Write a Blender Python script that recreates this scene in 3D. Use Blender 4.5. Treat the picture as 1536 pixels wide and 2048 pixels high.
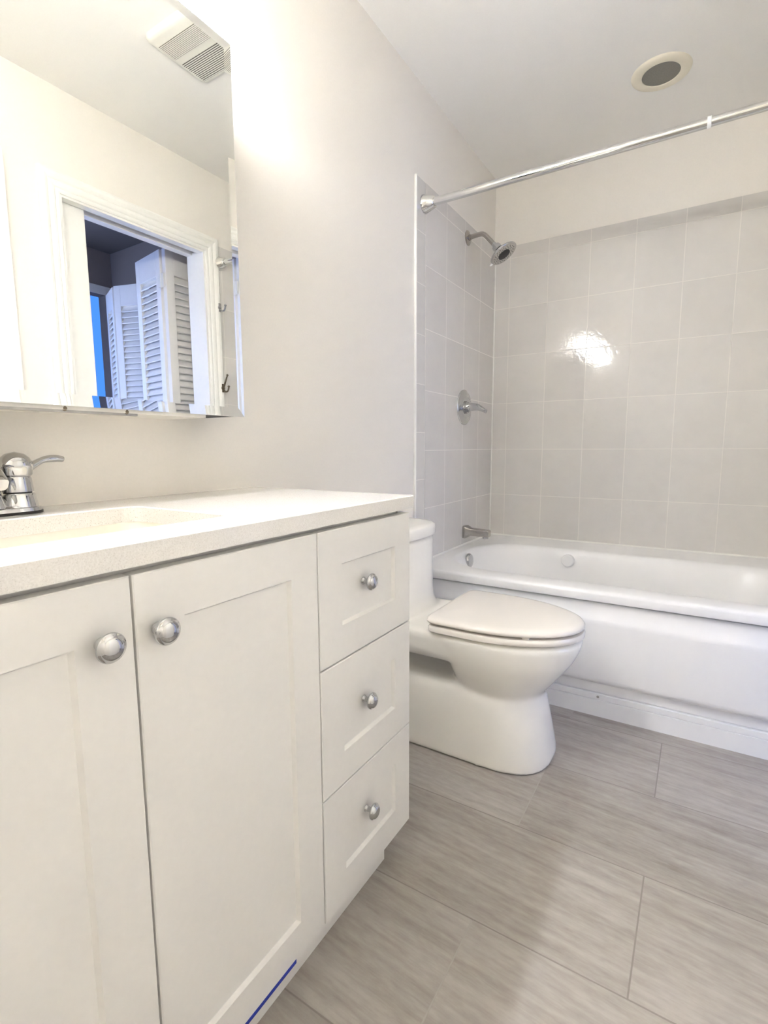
import bpy, bmesh, math, random
from mathutils import Vector, Matrix
random.seed(7)
for o in list(bpy.data.objects):
    bpy.data.objects.remove(o)
S = bpy.context.scene
COL = S.collection

# ------------------------------------------------------------------ camera
CAM = Vector((1.0231, -0.4342, 0.9654))
YAW, PITCH, ROLL, FPX = 31.9703, -7.2228, -0.2742, 1010.93
y_, p_, r_ = (math.radians(a) for a in (YAW, PITCH, ROLL))
fw = Vector((-math.sin(y_)*math.cos(p_), math.cos(y_)*math.cos(p_), math.sin(p_)))
rt = Vector((math.cos(y_), math.sin(y_), 0))
up = rt.cross(fw)
R_ = math.cos(r_)*rt + math.sin(r_)*up
U_ = -math.sin(r_)*rt + math.cos(r_)*up
cd = bpy.data.cameras.new('camera')
cam = bpy.data.objects.new('camera', cd)
COL.objects.link(cam)
m = Matrix((R_, U_, -fw)).transposed().to_4x4()
m.translation = CAM
cam.matrix_world = m
cd.sensor_fit = 'HORIZONTAL'
cd.sensor_width = 36
cd.lens = FPX/1536*36
cd.clip_start = 0.02
S.camera = cam

# ------------------------------------------------------------------ look
S.view_settings.view_transform = 'Standard'
S.view_settings.look = 'None'
S.view_settings.gamma = 1
S.view_settings.use_curve_mapping = False
S.view_settings.exposure = 3.17
try:
    S.cycles.max_bounces = 14
    S.cycles.diffuse_bounces = 8
    S.cycles.glossy_bounces = 6
    S.cycles.sample_clamp_indirect = 6
    S.cycles.caustics_reflective = False
    S.cycles.caustics_refractive = False
except Exception:
    pass

# ------------------------------------------------------------------ world (blue dusk sky)
w = bpy.data.worlds.new('sky')
S.world = w
w.use_nodes = True
bg = w.node_tree.nodes['Background']
bg.inputs[0].default_value = (0.07, 0.25, 0.85, 1)
bg.inputs[1].default_value = 0.17

# ------------------------------------------------------------------ room constants
W = 1.48          # room width (x)
YF = 2.359        # far wall
YN = -1.15        # near wall
H = 2.385         # ceiling
TT = 0.008        # tile thickness
WT = 0.12         # right wall thickness
D0, D1, DZ = 0.72, 1.425, 1.985   # doorway
HX1 = 3.0         # hall end
HY0, HY1 = -0.35, 1.83

# ------------------------------------------------------------------ lights
LAMP_Y = (-0.51, -0.25, 0.01, 0.27)
LAMP_X, LAMP_Z = 0.10, 1.91
LAMP_W = 6.9
HALL_W = 50.0
HALL_COL = (0.48, 0.60, 1.0)
def area(name, loc, rot, sx, sy, power, color):
    l = bpy.data.lights.new(name, 'AREA')
    l.shape = 'RECTANGLE'; l.size = sx; l.size_y = sy
    l.energy = power; l.color = color
    o = bpy.data.objects.new(name, l); COL.objects.link(o)
    o.location = loc; o.rotation_euler = rot
    return o
# daylight coming into the hall through its open near end
area('hall_daylight', (2.3, HY0-0.03, 1.15), (math.radians(-90), 0, 0), 1.2, 1.9, HALL_W, HALL_COL)

# daylight from the open bright doorway at the hall's far end
area('hall_end_daylight', (HX1+0.05, 0.75, 1.15), (0, math.radians(90), 0), 1.9, 1.2, 3.2, HALL_COL)

# ------------------------------------------------------------------ helpers
def link(o):
    COL.objects.link(o); return o
def thing(name, label, cat, loc=(0, 0, 0), group=None):
    o = bpy.data.objects.new(name, None); link(o)
    o.empty_display_size = 0.05
    o.location = loc
    o['label'] = label; o['category'] = cat; o['kind'] = 'thing'
    if group: o['group'] = group
    return o
def tag(o, label, cat, group=None):
    o['label'] = label; o['category'] = cat; o['kind'] = 'thing'
    if group: o['group'] = group
    return o
def finish(name, bm, mat, parent=None, smooth=False, bevel=0, seg=2, angle=None):
    bmesh.ops.recalc_face_normals(bm, faces=bm.faces)
    me = bpy.data.meshes.new(name)
    bm.to_mesh(me); bm.free()
    for mt in (mat if isinstance(mat, (list, tuple)) else [mat]):
        me.materials.append(mt)
    o = bpy.data.objects.new(name, me); link(o)
    if smooth:
        for p in me.polygons: p.use_smooth = True
        try: me.set_sharp_from_angle(angle=math.radians(angle or 40))
        except Exception: pass
    if bevel:
        b = o.modifiers.new('bevel', 'BEVEL'); b.width = bevel; b.segments = seg
        b.limit_method = 'ANGLE'; b.angle_limit = math.radians(40)
    if parent is not None:
        o.parent = parent
        if parent.type == 'EMPTY':
            o.matrix_parent_inverse = Matrix.Translation(-Vector(parent.location))
    return o
def struct(o):
    o['kind'] = 'structure'; return o
def box(bm, a, b):
    x0, y0, z0 = a; x1, y1, z1 = b
    v = [bm.verts.new(p) for p in ((x0,y0,z0),(x1,y0,z0),(x1,y1,z0),(x0,y1,z0),(x0,y0,z1),(x1,y0,z1),(x1,y1,z1),(x0,y1,z1))]
    for f in ((0,3,2,1),(4,5,6,7),(0,1,5,4),(1,2,6,5),(2,3,7,6),(3,0,4,7)):
        bm.faces.new([v[i] for i in f])
    return v
def B(*ab):
    bm = bmesh.new()
    for a, b in ab: box(bm, a, b)
    return bm
def loft(bm, rings, cap0=True, cap1=True, close=False):
    vs = [[bm.verts.new(p) for p in r] for r in rings]
    n = len(vs[0])
    pairs = list(zip(vs, vs[1:]))
    if close: pairs.append((vs[-1], vs[0]))
    for a, b in pairs:
        for i in range(n):
            j = (i+1) % n
            bm.faces.new((a[i], a[j], b[j], b[i]))
    if not close:
        if cap0: bm.faces.new(vs[0][::-1])
        if cap1: bm.faces.new(vs[-1])
def frame_of(axis):
    a = Vector(axis).normalized()
    h = Vector((0, 0, 1)) if abs(a.z) < 0.9 else Vector((1, 0, 0))
    u = a.cross(h).normalized(); v = a.cross(u)
    return a, u, v
def lathe(bm, org, axis, prof, n=32, cap0=True, cap1=True):
    a, u, v = frame_of(axis); o = Vector(org)
    rings = []
    for r, h in prof:
        r = max(r, 1e-5)
        rings.append([o + a*h + (u*math.cos(2*math.pi*i/n) + v*math.sin(2*math.pi*i/n))*r for i in range(n)])
    loft(bm, rings, cap0, cap1)
def tube(bm, pts, rad, n=16, flat=1.0, upv=None):
    pts = [Vector(p) for p in pts]
    if not isinstance(rad, (list, tuple)): rad = [rad]*len(pts)
    rings = []; prev = None
    for i, p in enumerate(pts):
        t = (pts[min(i+1, len(pts)-1)] - pts[max(i-1, 0)]).normalized()
        if upv is not None:
            u = Vector(upv) - t*Vector(upv).dot(t); u.normalize()
        elif prev is None:
            u = frame_of(t)[1]
        else:
            u = prev - t*prev.dot(t); u.normalize()
        prev = u; v = t.cross(u)
        rings.append([p + (u*math.cos(2*math.pi*k/n)*flat + v*math.sin(2*math.pi*k/n))*rad[i] for k in range(n)])
    loft(bm, rings)
def smooth_path(pts, k=8):
    P = [Vector(p) for p in pts]; out = []
    for i in range(len(P)-1):
        p0 = P[max(i-1, 0)]; p1 = P[i]; p2 = P[i+1]; p3 = P[min(i+2, len(P)-1)]
        for s in range(k):
            t = s/k
            out.append(0.5*((2*p1) + (p2-p0)*t + (2*p0-5*p1+4*p2-p3)*t*t + (3*p1-p0-3*p2+p3)*t**3))
    out.append(P[-1]); return out
def rrect(cx, cy, hx, hy, r, z, n=8):
    out = []
    for sx, sy, a0 in ((1, 1, 0), (-1, 1, 90), (-1, -1, 180), (1, -1, 270)):
        for i in range(n+1):
            a = math.radians(a0 + 90*i/n)
            out.append((cx + sx*(hx-r) + r*math.cos(a), cy + sy*(hy-r) + r*math.sin(a), z))
    return out
def prism_yz(bm, prof, x0, x1):
    loft(bm, [[(x0, y, z) for y, z in prof], [(x1, y, z) for y, z in prof]])
def sup(t, n):
    c, s = math.cos(t), math.sin(t)
    return math.copysign(abs(c)**(2/n), c), math.copysign(abs(s)**(2/n), s)

# ------------------------------------------------------------------ materials
class N:
    def __init__(s, name):
        s.m = bpy.data.materials.new(name); s.m.use_nodes = True
        s.t = s.m.node_tree; s.b = s.t.nodes['Principled BSDF']
    def n(s, kind, **kw):
        x = s.t.nodes.new(kind)
        for k, v in kw.items(): setattr(x, k, v)
        return x
    def put(s, sock, v):
        if v is None: return
        if hasattr(v, 'node'): s.t.links.new(v, sock)
        else: sock.default_value = v
    def math(s, op, a, b=None, c=None):
        x = s.n('ShaderNodeMath', operation=op)
        for i, v in enumerate((a, b, c)): s.put(x.inputs[i], v)
        return x.outputs[0]
    def pos(s):
        return s.n('ShaderNodeTexCoord').outputs['Object']
    def xyz(s, v):
        x = s.n('ShaderNodeSeparateXYZ'); s.put(x.inputs[0], v); return x.outputs
    def comb(s, x, y, z):
        c = s.n('ShaderNodeCombineXYZ')
        for i, v in enumerate((x, y, z)): s.put(c.inputs[i], v)
        return c.outputs[0]
    def noise(s, vec, scale, detail=3, rough=0.5):
        x = s.n('ShaderNodeTexNoise'); s.put(x.inputs['Vector'], vec)
        x.inputs['Scale'].default_value = scale; x.inputs['Detail'].default_value = detail; x.inputs['Roughness'].default_value = rough
        return x.outputs['Fac']
    def ramp(s, f, stops):
        x = s.n('ShaderNodeValToRGB'); s.put(x.inputs[0], f)
        e = x.color_ramp.elements
        while len(e) < len(stops): e.new(0.5)
        for el, (p, c) in zip(e, stops):
            el.position = p; el.color = (*c, 1)
        return x.outputs[0]
    def mix(s, f, a, b):
        x = s.n('ShaderNodeMix', data_type='RGBA')
        s.put(x.inputs[0], f)
        s.put(x.inputs[6], (*a, 1) if isinstance(a, tuple) else a)
        s.put(x.inputs[7], (*b, 1) if isinstance(b, tuple) else b)
        return x.outputs[2]
    def smooth(s, v, a, b):
        x = s.n('ShaderNodeMapRange', interpolation_type='SMOOTHSTEP'); s.put(x.inputs[0], v)
        x.inputs[1].default_value = a; x.inputs[2].default_value = b
        return x.outputs[0]
    def bump(s, h, strength, dist=0.001):
        x = s.n('ShaderNodeBump'); x.inputs['Strength'].default_value = strength; x.inputs['Distance'].default_value = dist
        s.put(x.inputs['Height'], h); s.t.links.new(x.outputs[0], s.b.inputs['Normal'])
    def set(s, **kw):
        for k, v in kw.items():
            if isinstance(v, tuple) and len(v) == 3: v = (*v, 1)
            s.put(s.b.inputs[k.replace('_', ' ')], v)
        return s
def plain(name, col, rough=0.5, metal=0.0, coat=0.0, nscale=60, var=0.03, bump=0.0):
    k = N(name)
    f = k.noise(k.pos(), nscale, 2)
    c = k.ramp(f, [(0.3, tuple(x*(1-var) for x in col)), (0.7, tuple(min(1, x*(1+var)) for x in col))])
    k.set(Base_Color=c, Roughness=rough, Metallic=metal)
    if coat: k.b.inputs['Coat Weight'].default_value = coat; k.b.inputs['Coat Roughness'].default_value = 0.03
    if bump: k.bump(f, bump)
    return k.m
M_WALL = plain('cream_wall_paint', (0.79, 0.757, 0.70), 0.55, nscale=180, var=0.01, bump=0.12)
M_CEIL = plain('white_ceiling_paint', (0.84, 0.83, 0.805), 0.7, nscale=200, var=0.01, bump=0.1)
M_TRIM = plain('white_trim_paint', (0.84, 0.83, 0.79), 0.35, var=0.01)
M_CAB = plain('white_cabinet_lacquer', (0.79, 0.777, 0.755), 0.42, nscale=90, var=0.008)
M_PORC = plain('white_porcelain', (0.86, 0.84, 0.79), 0.08, nscale=8, var=0.006)
M_SEAT = plain('white_seat_plastic', (0.83, 0.79, 0.735), 0.16, nscale=8, var=0.006)
M_TUB = plain('white_tub_acrylic', (0.86, 0.855, 0.845), 0.28, nscale=6, var=0.006)
M_BASIN = plain('white_basin_glaze', (0.86, 0.82, 0.74), 0.12, nscale=6, var=0.006)
M_CHROME = plain('polished_chrome', (0.56, 0.56, 0.565), 0.05, 1.0, nscale=20, var=0.01)
M_NICKEL = plain('brushed_nickel', (0.46, 0.43, 0.40), 0.22, 1.0, nscale=200, var=0.04)
M_ROD = plain('bright_rod_chrome', (0.76, 0.755, 0.74), 0.07, 1.0, nscale=20, var=0.01)
M_SATIN = plain('satin_chrome', (0.58, 0.57, 0.55), 0.22, 1.0, nscale=200, var=0.02)
M_BRONZE = plain('dark_bronze', (0.20, 0.16, 0.11), 0.30, 1.0, nscale=80, var=0.15)
M_BLACK = plain('black_rubber', (0.012, 0.011, 0.010), 0.5)
M_DARKGAP = plain('dark_board', (0.02, 0.018, 0.016), 0.7)
M_ALU = plain('weathered_aluminium', (0.42, 0.40, 0.37), 0.45, 0.8, nscale=40, var=0.12)
M_MIRROR = plain('mirror_silver', (0.93, 0.94, 0.92), 0.0, 1.0, nscale=2, var=0.002)
M_GRILLE = plain('almond_plastic', (0.76, 0.75, 0.69), 0.4, var=0.01)
M_GRDARK = plain('grille_shade_dark', (0.10, 0.09, 0.075), 0.6)
M_RING = plain('almond_metal_ring', (0.80, 0.75, 0.63), 0.4, var=0.01)
M_LENS = plain('grey_unlit_lens', (0.22, 0.21, 0.185), 0.55, nscale=300, var=0.1, bump=0.3)
M_TAPE = plain('blue_tape', (0.01, 0.03, 0.36), 0.6, nscale=150, var=0.08)
M_HALLW = plain('hall_wall_shaded', (0.30, 0.25, 0.22), 0.7, nscale=150, var=0.01)  # hall wall colour darkened to carry the shade above the closet
M_HALLC = plain('hall_ceiling_shaded', (0.16, 0.14, 0.13), 0.8, nscale=150, var=0.01)  # dimness of the unlit hall put into the ceiling colour
M_LOUV = plain('white_louver_paint', (0.86, 0.835, 0.79), 0.45, var=0.01)
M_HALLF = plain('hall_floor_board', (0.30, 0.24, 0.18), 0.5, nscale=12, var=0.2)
M_SKYPAN = plain('sky_lit_wall_blue', (0.08, 0.25, 0.80), 0.5, var=0.02)  # blue sky light put into the end room's wall colour

def tile_mat(name, axis, u0, uw, v0=0.1943, vh=0.2533, grout=0.0022, col=(0.655, 0.632, 0.598)):
    k = N(name)
    p = k.pos(); X = k.xyz(p)
    u, v = X[axis], X[2]
    def line(c, c0, wd):
        t = k.math('DIVIDE', k.math('SUBTRACT', c, c0), wd)
        f = k.math('FRACT', k.math('ADD', t, 50.0))
        d = k.math('MULTIPLY', k.math('SUBTRACT', 0.5, k.math('ABSOLUTE', k.math('SUBTRACT', f, 0.5))), wd)
        return d, k.math('FLOOR', t)
    du, iu = line(u, u0, uw)
    dv, iv = line(v, v0, vh)
    d = k.math('MINIMUM', du, dv)
    flat = k.smooth(d, grout*0.5, grout*0.5+0.0009)
    wn = k.n('ShaderNodeTexWhiteNoise', noise_dimensions='3D')
    k.put(wn.inputs['Vector'], k.comb(iu, iv, 3.0))
    rnd = wn.outputs['Value']
    blot = k.noise(p, 9, 4, 0.6)
    tone = k.math('ADD', k.math('MULTIPLY', rnd, 0.35), k.math('MULTIPLY', blot, 0.65))
    c = k.ramp(tone, [(0.25, tuple(x*0.97 for x in col)), (0.75, tuple(x*1.04 for x in col))])
    c2 = k.mix(flat, (0.735, 0.705, 0.655), c)
    k.set(Base_Color=c2)
    rough = k.math('SUBTRACT', 0.6, k.math('MULTIPLY', flat, 0.53))
    k.set(Roughness=rough)
    wave = k.noise(p, 48, 3, 0.55)
    h = k.math('ADD', k.math('MULTIPLY', flat, 0.8), k.math('MULTIPLY', wave, 0.8))
    k.bump(h, 0.45, 0.0012)
    k.b.inputs['IOR'].default_value = 1.5
    return k.m
M_TBACK = tile_mat('glossy_wall_tile_back', 0, 0.0906, 0.2030)
M_TSIDE = tile_mat('glossy_wall_tile_side', 1, 1.5270, 0.2035)
M_TEDGE = tile_mat('glossy_edge_tile', 1, 1.2, 0.9, v0=0.0295, vh=0.2000)

def floor_mat():
    k = N('wood_look_floor_tile')
    p = k.pos(); X = k.xyz(p)
    h, L = 0.3040, 0.608
    tr = k.math('DIVIDE', k.math('SUBTRACT', X[1], 0.1440-h*20), h)
    row = k.math('FLOOR', tr); fr = k.math('FRACT', tr)
    par = k.math('MODULO', row, 2.0)
    tx = k.math('DIVIDE', k.math('SUBTRACT', k.math('ADD', X[0], 6.08-0.683), k.math('MULTIPLY', par, 0.290)), L)
    col = k.math('FLOOR', tx); fc = k.math('FRACT', tx)
    dy = k.math('MULTIPLY', k.math('SUBTRACT', 0.5, k.math('ABSOLUTE', k.math('SUBTRACT', fr, 0.5))), h)
    dx = k.math('MULTIPLY', k.math('SUBTRACT', 0.5, k.math('ABSOLUTE', k.math('SUBTRACT', fc, 0.5))), L)
    d = k.math('MINIMUM', dx, dy)
    flat = k.smooth(d, 0.0009, 0.0021)
    wn = k.n('ShaderNodeTexWhiteNoise', noise_dimensions='3D')
    k.put(wn.inputs['Vector'], k.comb(row, col, 1.0))
    rnd = wn.outputs['Value']
    off = k.math('MULTIPLY', rnd, 7.0)
    sx = k.math('ADD', X[0], off)
    skew = k.math('ADD', X[1], k.math('MULTIPLY', X[0], 0.06))
    v1 = k.comb(k.math('MULTIPLY', sx, 1.6), k.math('MULTIPLY', skew, 26.0), off)
    v2 = k.comb(k.math('MULTIPLY', sx, 7.0), k.math('MULTIPLY', skew, 70.0), off)
    v3 = k.comb(k.math('MULTIPLY', sx, 28.0), k.math('MULTIPLY', skew, 85.0), off)
    n1 = k.noise(v1, 1.0, 5, 0.62); n2 = k.noise(v2, 1.0, 4, 0.65); n3 = k.noise(v3, 1.0, 4, 0.6)
    v4 = k.comb(k.math('MULTIPLY', sx, 1.2), k.math('MULTIPLY', skew, 6.0), off)
    n4 = k.noise(v4, 1.0, 2, 0.5)
    t = k.math('ADD', k.math('ADD', k.math('MULTIPLY', n1, 0.38), k.math('MULTIPLY', n2, 0.24)), k.math('ADD', k.math('MULTIPLY', n3, 0.22), k.math('MULTIPLY', n4, 0.16)))
    t = k.math('ADD', t, k.math('MULTIPLY', k.math('SUBTRACT', rnd, 0.5), 0.05))
    c = k.ramp(t, [(0.30, (0.215, 0.19, 0.163)), (0.44, (0.325, 0.295, 0.264)), (0.55, (0.405, 0.374, 0.342)), (0.70, (0.50, 0.472, 0.435))])
    isrow = k.math('LESS_THAN', dy, 0.0024)
    g = k.mix(k.math('MAXIMUM', par, isrow), (0.39, 0.362, 0.33), (0.245, 0.222, 0.20))
    k.set(Base_Color=k.mix(flat, g, c), Roughness=k.math('ADD', 0.50, k.math('MULTIPLY', n2, 0.2)))
    k.bump(k.math('ADD', flat, k.math('MULTIPLY', n2, 0.5)), 0.35, 0.001)
    return k.m
M_FLOOR = floor_mat()

def quartz_mat():
    k = N('speckled_white_quartz')
    p = k.pos()
    v = k.n('ShaderNodeTexVoronoi', feature='F1'); k.put(v.inputs['Vector'], p); v.inputs['Scale'].default_value = 380
    vc = k.xyz(v.outputs['Color'])
    chip = k.math('MULTIPLY', k.math('LESS_THAN', v.outputs['Distance'], 0.30), k.math('GREATER_THAN', vc[0], 0.80))
    v2 = k.n('ShaderNodeTexVoronoi', feature='F1'); k.put(v2.inputs['Vector'], p); v2.inputs['Scale'].default_value = 620
    c2 = k.xyz(v2.outputs['Color'])
    chip2 = k.math('MULTIPLY', k.math('LESS_THAN', v2.outputs['Distance'], 0.4), k.math('GREATER_THAN', c2[1], 0.66))
    base = k.ramp(k.noise(p, 500, 2), [(0.3, (0.75, 0.73, 0.70)), (0.7, (0.84, 0.82, 0.795))])
    a = k.mix(k.math('MULTIPLY', chip2, 0.3), base, (0.52, 0.49, 0.45))
    b = k.mix(k.math('MULTIPLY', chip, 0.75), a, (0.46, 0.43, 0.39))
    k.set(Base_Color=b, Roughness=0.14)
    return k.m
M_QUARTZ = quartz_mat()

def shade_mat():
    k = N('lit_frosted_glass')
    t = k.t; out = t.nodes['Material Output']
    tr = k.n('ShaderNodeBsdfTranslucent'); tr.inputs[0].default_value = (0.7, 0.69, 0.67, 1)
    tp = k.n('ShaderNodeBsdfTransparent'); tp.inputs[0].default_value = (0.95, 0.94, 0.92, 1)
    gl = k.n('ShaderNodeBsdfGlossy'); gl.inputs['Roughness'].default_value = 0.1
    wv = k.n('ShaderNodeTexWave'); wv.inputs['Scale'].default_value = 30; k.put(wv.inputs['Vector'], k.pos())
    m1 = k.n('ShaderNodeMixShader'); k.put(m1.inputs[0], k.math('ADD', 0.36, k.math('MULTIPLY', wv.outputs['Fac'], 0.2)))
    t.links.new(tr.outputs[0], m1.inputs[1]); t.links.new(tp.outputs[0], m1.inputs[2])
    m2 = k.n('ShaderNodeMixShader'); m2.inputs[0].default_value = 0.08
    t.links.new(m1.outputs[0], m2.inputs[1]); t.links.new(gl.outputs[0], m2.inputs[2])
    t.links.new(m2.outputs[0], out.inputs[0])
    return k.m
M_SHADE = shade_mat()
def emit(name, col, st):
    k = N(name); k.set(Base_Color=col, Emission_Color=col); k.b.inputs['Emission Strength'].default_value = st
    return k.m
M_BULB = emit('lit_bulb', (1.0, 0.97, 0.93), 3.0)
def glass_mat():
    k = N('window_glass')
    k.set(Base_Color=(0.9, 0.95, 1.0), Roughness=0.0); k.b.inputs['Transmission Weight'].default_value = 1.0
    k.b.inputs['IOR'].default_value = 1.02
    return k.m
M_GLASS = glass_mat()

# ------------------------------------------------------------------ structure
struct(finish('floor', B(((-0.1, YN-0.1, -0.1), (W+WT, YF+0.1, 0))), M_FLOOR))
struct(finish('ceiling', B(((-0.1, YN-0.1, H), (W+WT, YF+0.1, H+0.1))), M_CEIL))
struct(finish('wall_left', B(((-0.1, YN-0.1, 0), (0, YF+0.1, H))), M_WALL))
struct(finish('wall_back', B(((0, YF, 0), (W+WT, YF+0.1, H))), M_WALL))
struct(finish('wall_front', B(((0, YN-0.1, 0), (W+WT, YN, H))), M_WALL))
# right wall: solid beyond the doorway, hollow where the pocket door slides, header above
struct(finish('wall_right', B(
    ((W, YN, 0), (W+0.035, D0, H)), ((W+0.085, YN, 0), (W+WT, D0, H)),
    ((W, D1, 0), (W+WT, YF, H)),
    ((W, D0, DZ), (W+0.035, D1, H)), ((W+0.085, D0, DZ), (W+WT, D1, H)), ((W+0.035, D0, DZ+0.06), (W+0.085, D1, H))), M_WALL))
# jamb lining of the doorway
struct(finish('trim_1', B(((W-0.004, D1-0.012, 0), (W+WT+0.004, D1, DZ)),
                          ((W-0.004, D0, DZ-0.012), (W+0.037, D1-0.012, DZ)), ((W+0.083, D0, DZ-0.012), (W+WT+0.004, D1-0.012, DZ)),
                          ((W-0.004, D0, 0), (W+0.037, D0+0.010, DZ-0.012)), ((W+0.083, D0, 0), (W+WT+0.004, D0+0.010, DZ-0.012))), M_TRIM))
# moulded casing round the doorway on the bathroom side (one swept profile)
CW = 0.078
prof = [(0.0, 0.0), (0.0, 0.010), (0.006, 0.0125), (0.014, 0.0125), (0.017, 0.010), (0.022, 0.0135), (0.030, 0.0155), (0.040, 0.0155), (0.044, 0.013), (0.050, 0.017), (0.058, 0.020), (0.070, 0.020), (0.0775, 0.016), (CW, 0.0)]
bm = bmesh.new()
rings = []
for (yy, zz, sy, sz) in ((D0, 0.0, -1, 0), (D0, DZ-0.003, -1, 1), (D1, DZ-0.003, 1, 1), (D1, 0.0, 1, 0)):
    rings.append([(W-d, yy+sy*o, zz+sz*o) for o, d in prof])
loft(bm, rings)
struct(finish('trim_2', bm, M_TRIM, bevel=0))
# tiled surround
ZT, ZB = 2.030, 0.462
struct(finish('wall_tile_back', B(((0, YF-TT, ZB), (W, YF, ZT))), M_TBACK))
struct(finish('wall_tile_left', B(((0, 1.527, ZB), (TT, YF-TT, ZT))), M_TSIDE))
struct(finish('wall_tile_left_edge', B(((0, 1.4475, 0.0), (TT, 1.527, ZT))), M_TEDGE, bevel=0.003))
struct(finish('trim_3', B(((0, 1.4395, 0.0), (TT+0.003, 1.4475, ZT+0.001))), M_TRIM, bevel=0.003))
struct(finish('wall_tile_right', B(((W-TT, 1.510, ZB), (W, YF-TT, ZT))), M_TSIDE))
# bathroom baseboards where the wall meets the floor
struct(finish('baseboard_front', B(((0.0, YN, 0), (W, YN+0.012, 0.09))), M_TRIM, bevel=0.003))
struct(finish('baseboard_right', B(((W-0.012, YN+0.012, 0), (W, D0-CW, 0.09))), M_TRIM, bevel=0.003))
struct(finish('trim_4', B(((TT, YF-TT-0.004, ZB), (TT+0.004, YF-TT, ZT))), M_TRIM))

# hall beyond the doorway with a closet on its far side
HB = W+WT
CX0, CX1 = 1.66, 2.86      # closet opening
CZ = 2.06
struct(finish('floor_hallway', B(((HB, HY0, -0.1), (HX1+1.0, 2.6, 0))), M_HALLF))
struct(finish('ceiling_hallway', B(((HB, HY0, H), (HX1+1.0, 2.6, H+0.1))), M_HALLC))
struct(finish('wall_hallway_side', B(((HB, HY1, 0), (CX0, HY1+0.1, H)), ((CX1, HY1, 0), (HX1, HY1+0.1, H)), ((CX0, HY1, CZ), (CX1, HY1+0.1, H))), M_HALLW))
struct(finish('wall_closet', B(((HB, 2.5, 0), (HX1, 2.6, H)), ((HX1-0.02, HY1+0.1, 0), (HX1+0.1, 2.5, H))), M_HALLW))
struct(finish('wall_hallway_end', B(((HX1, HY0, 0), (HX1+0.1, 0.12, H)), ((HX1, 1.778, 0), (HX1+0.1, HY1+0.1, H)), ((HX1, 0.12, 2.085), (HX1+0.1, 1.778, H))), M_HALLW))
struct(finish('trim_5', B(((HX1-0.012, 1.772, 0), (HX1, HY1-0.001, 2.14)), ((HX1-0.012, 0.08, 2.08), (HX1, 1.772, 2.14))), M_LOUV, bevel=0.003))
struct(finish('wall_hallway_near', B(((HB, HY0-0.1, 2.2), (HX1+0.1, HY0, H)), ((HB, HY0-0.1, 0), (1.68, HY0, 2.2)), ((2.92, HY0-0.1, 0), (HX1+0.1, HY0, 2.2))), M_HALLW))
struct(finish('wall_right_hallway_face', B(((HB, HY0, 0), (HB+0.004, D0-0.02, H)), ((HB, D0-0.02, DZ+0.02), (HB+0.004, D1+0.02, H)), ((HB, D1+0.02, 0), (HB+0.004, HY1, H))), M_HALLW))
# window of the room at the end of the hall, blue with evening sky
bm = B(((HX1+0.90, 0.4, 0.0), (HX1+0.98, 0.62, H)), ((HX1+0.90, 2.35, 0.0), (HX1+0.98, 2.6, H)), ((HX1+0.90, 0.62, 2.375), (HX1+0.98, 2.35, H)), ((HX1+0.90, 0.62, 0.0), (HX1+0.98, 2.35, 0.25)),
       ((HX1+0.1, 0.3, 0.0), (HX1+0.98, 0.4, H)), ((HX1+0.1, 2.5, 0.0), (HX1+0.9, 2.6, H)))
struct(finish('wall_end_room', bm, M_SKYPAN))
bm = B(((HX1+0.92, 0.62, 0.25), (HX1+0.96, 0.67, 2.375)), ((HX1+0.92, 2.30, 0.25), (HX1+0.96, 2.35, 2.375)), ((HX1+0.92, 0.67, 2.355), (HX1+0.96, 2.30, 2.375)), ((HX1+0.92, 0.67, 0.25), (HX1+0.96, 2.30, 0.30)))
wf = struct(finish('window_1', bm, M_TRIM))
finish('glass_pane', B(((HX1+0.935, 0.67, 0.30), (HX1+0.941, 2.30, 2.355))), M_GLASS, wf)

# pocket door
d = struct(finish('door_1', B(((W+0.045, 0.14, 0.01), (W+0.077, 0.842, DZ-0.018+0.05))), M_TRIM, bevel=0.002))
finish('edge_pull', B(((W+0.052, 0.8415, 0.95), (W+0.070, 0.8432, 1.05))), M_SATIN, d)

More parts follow.
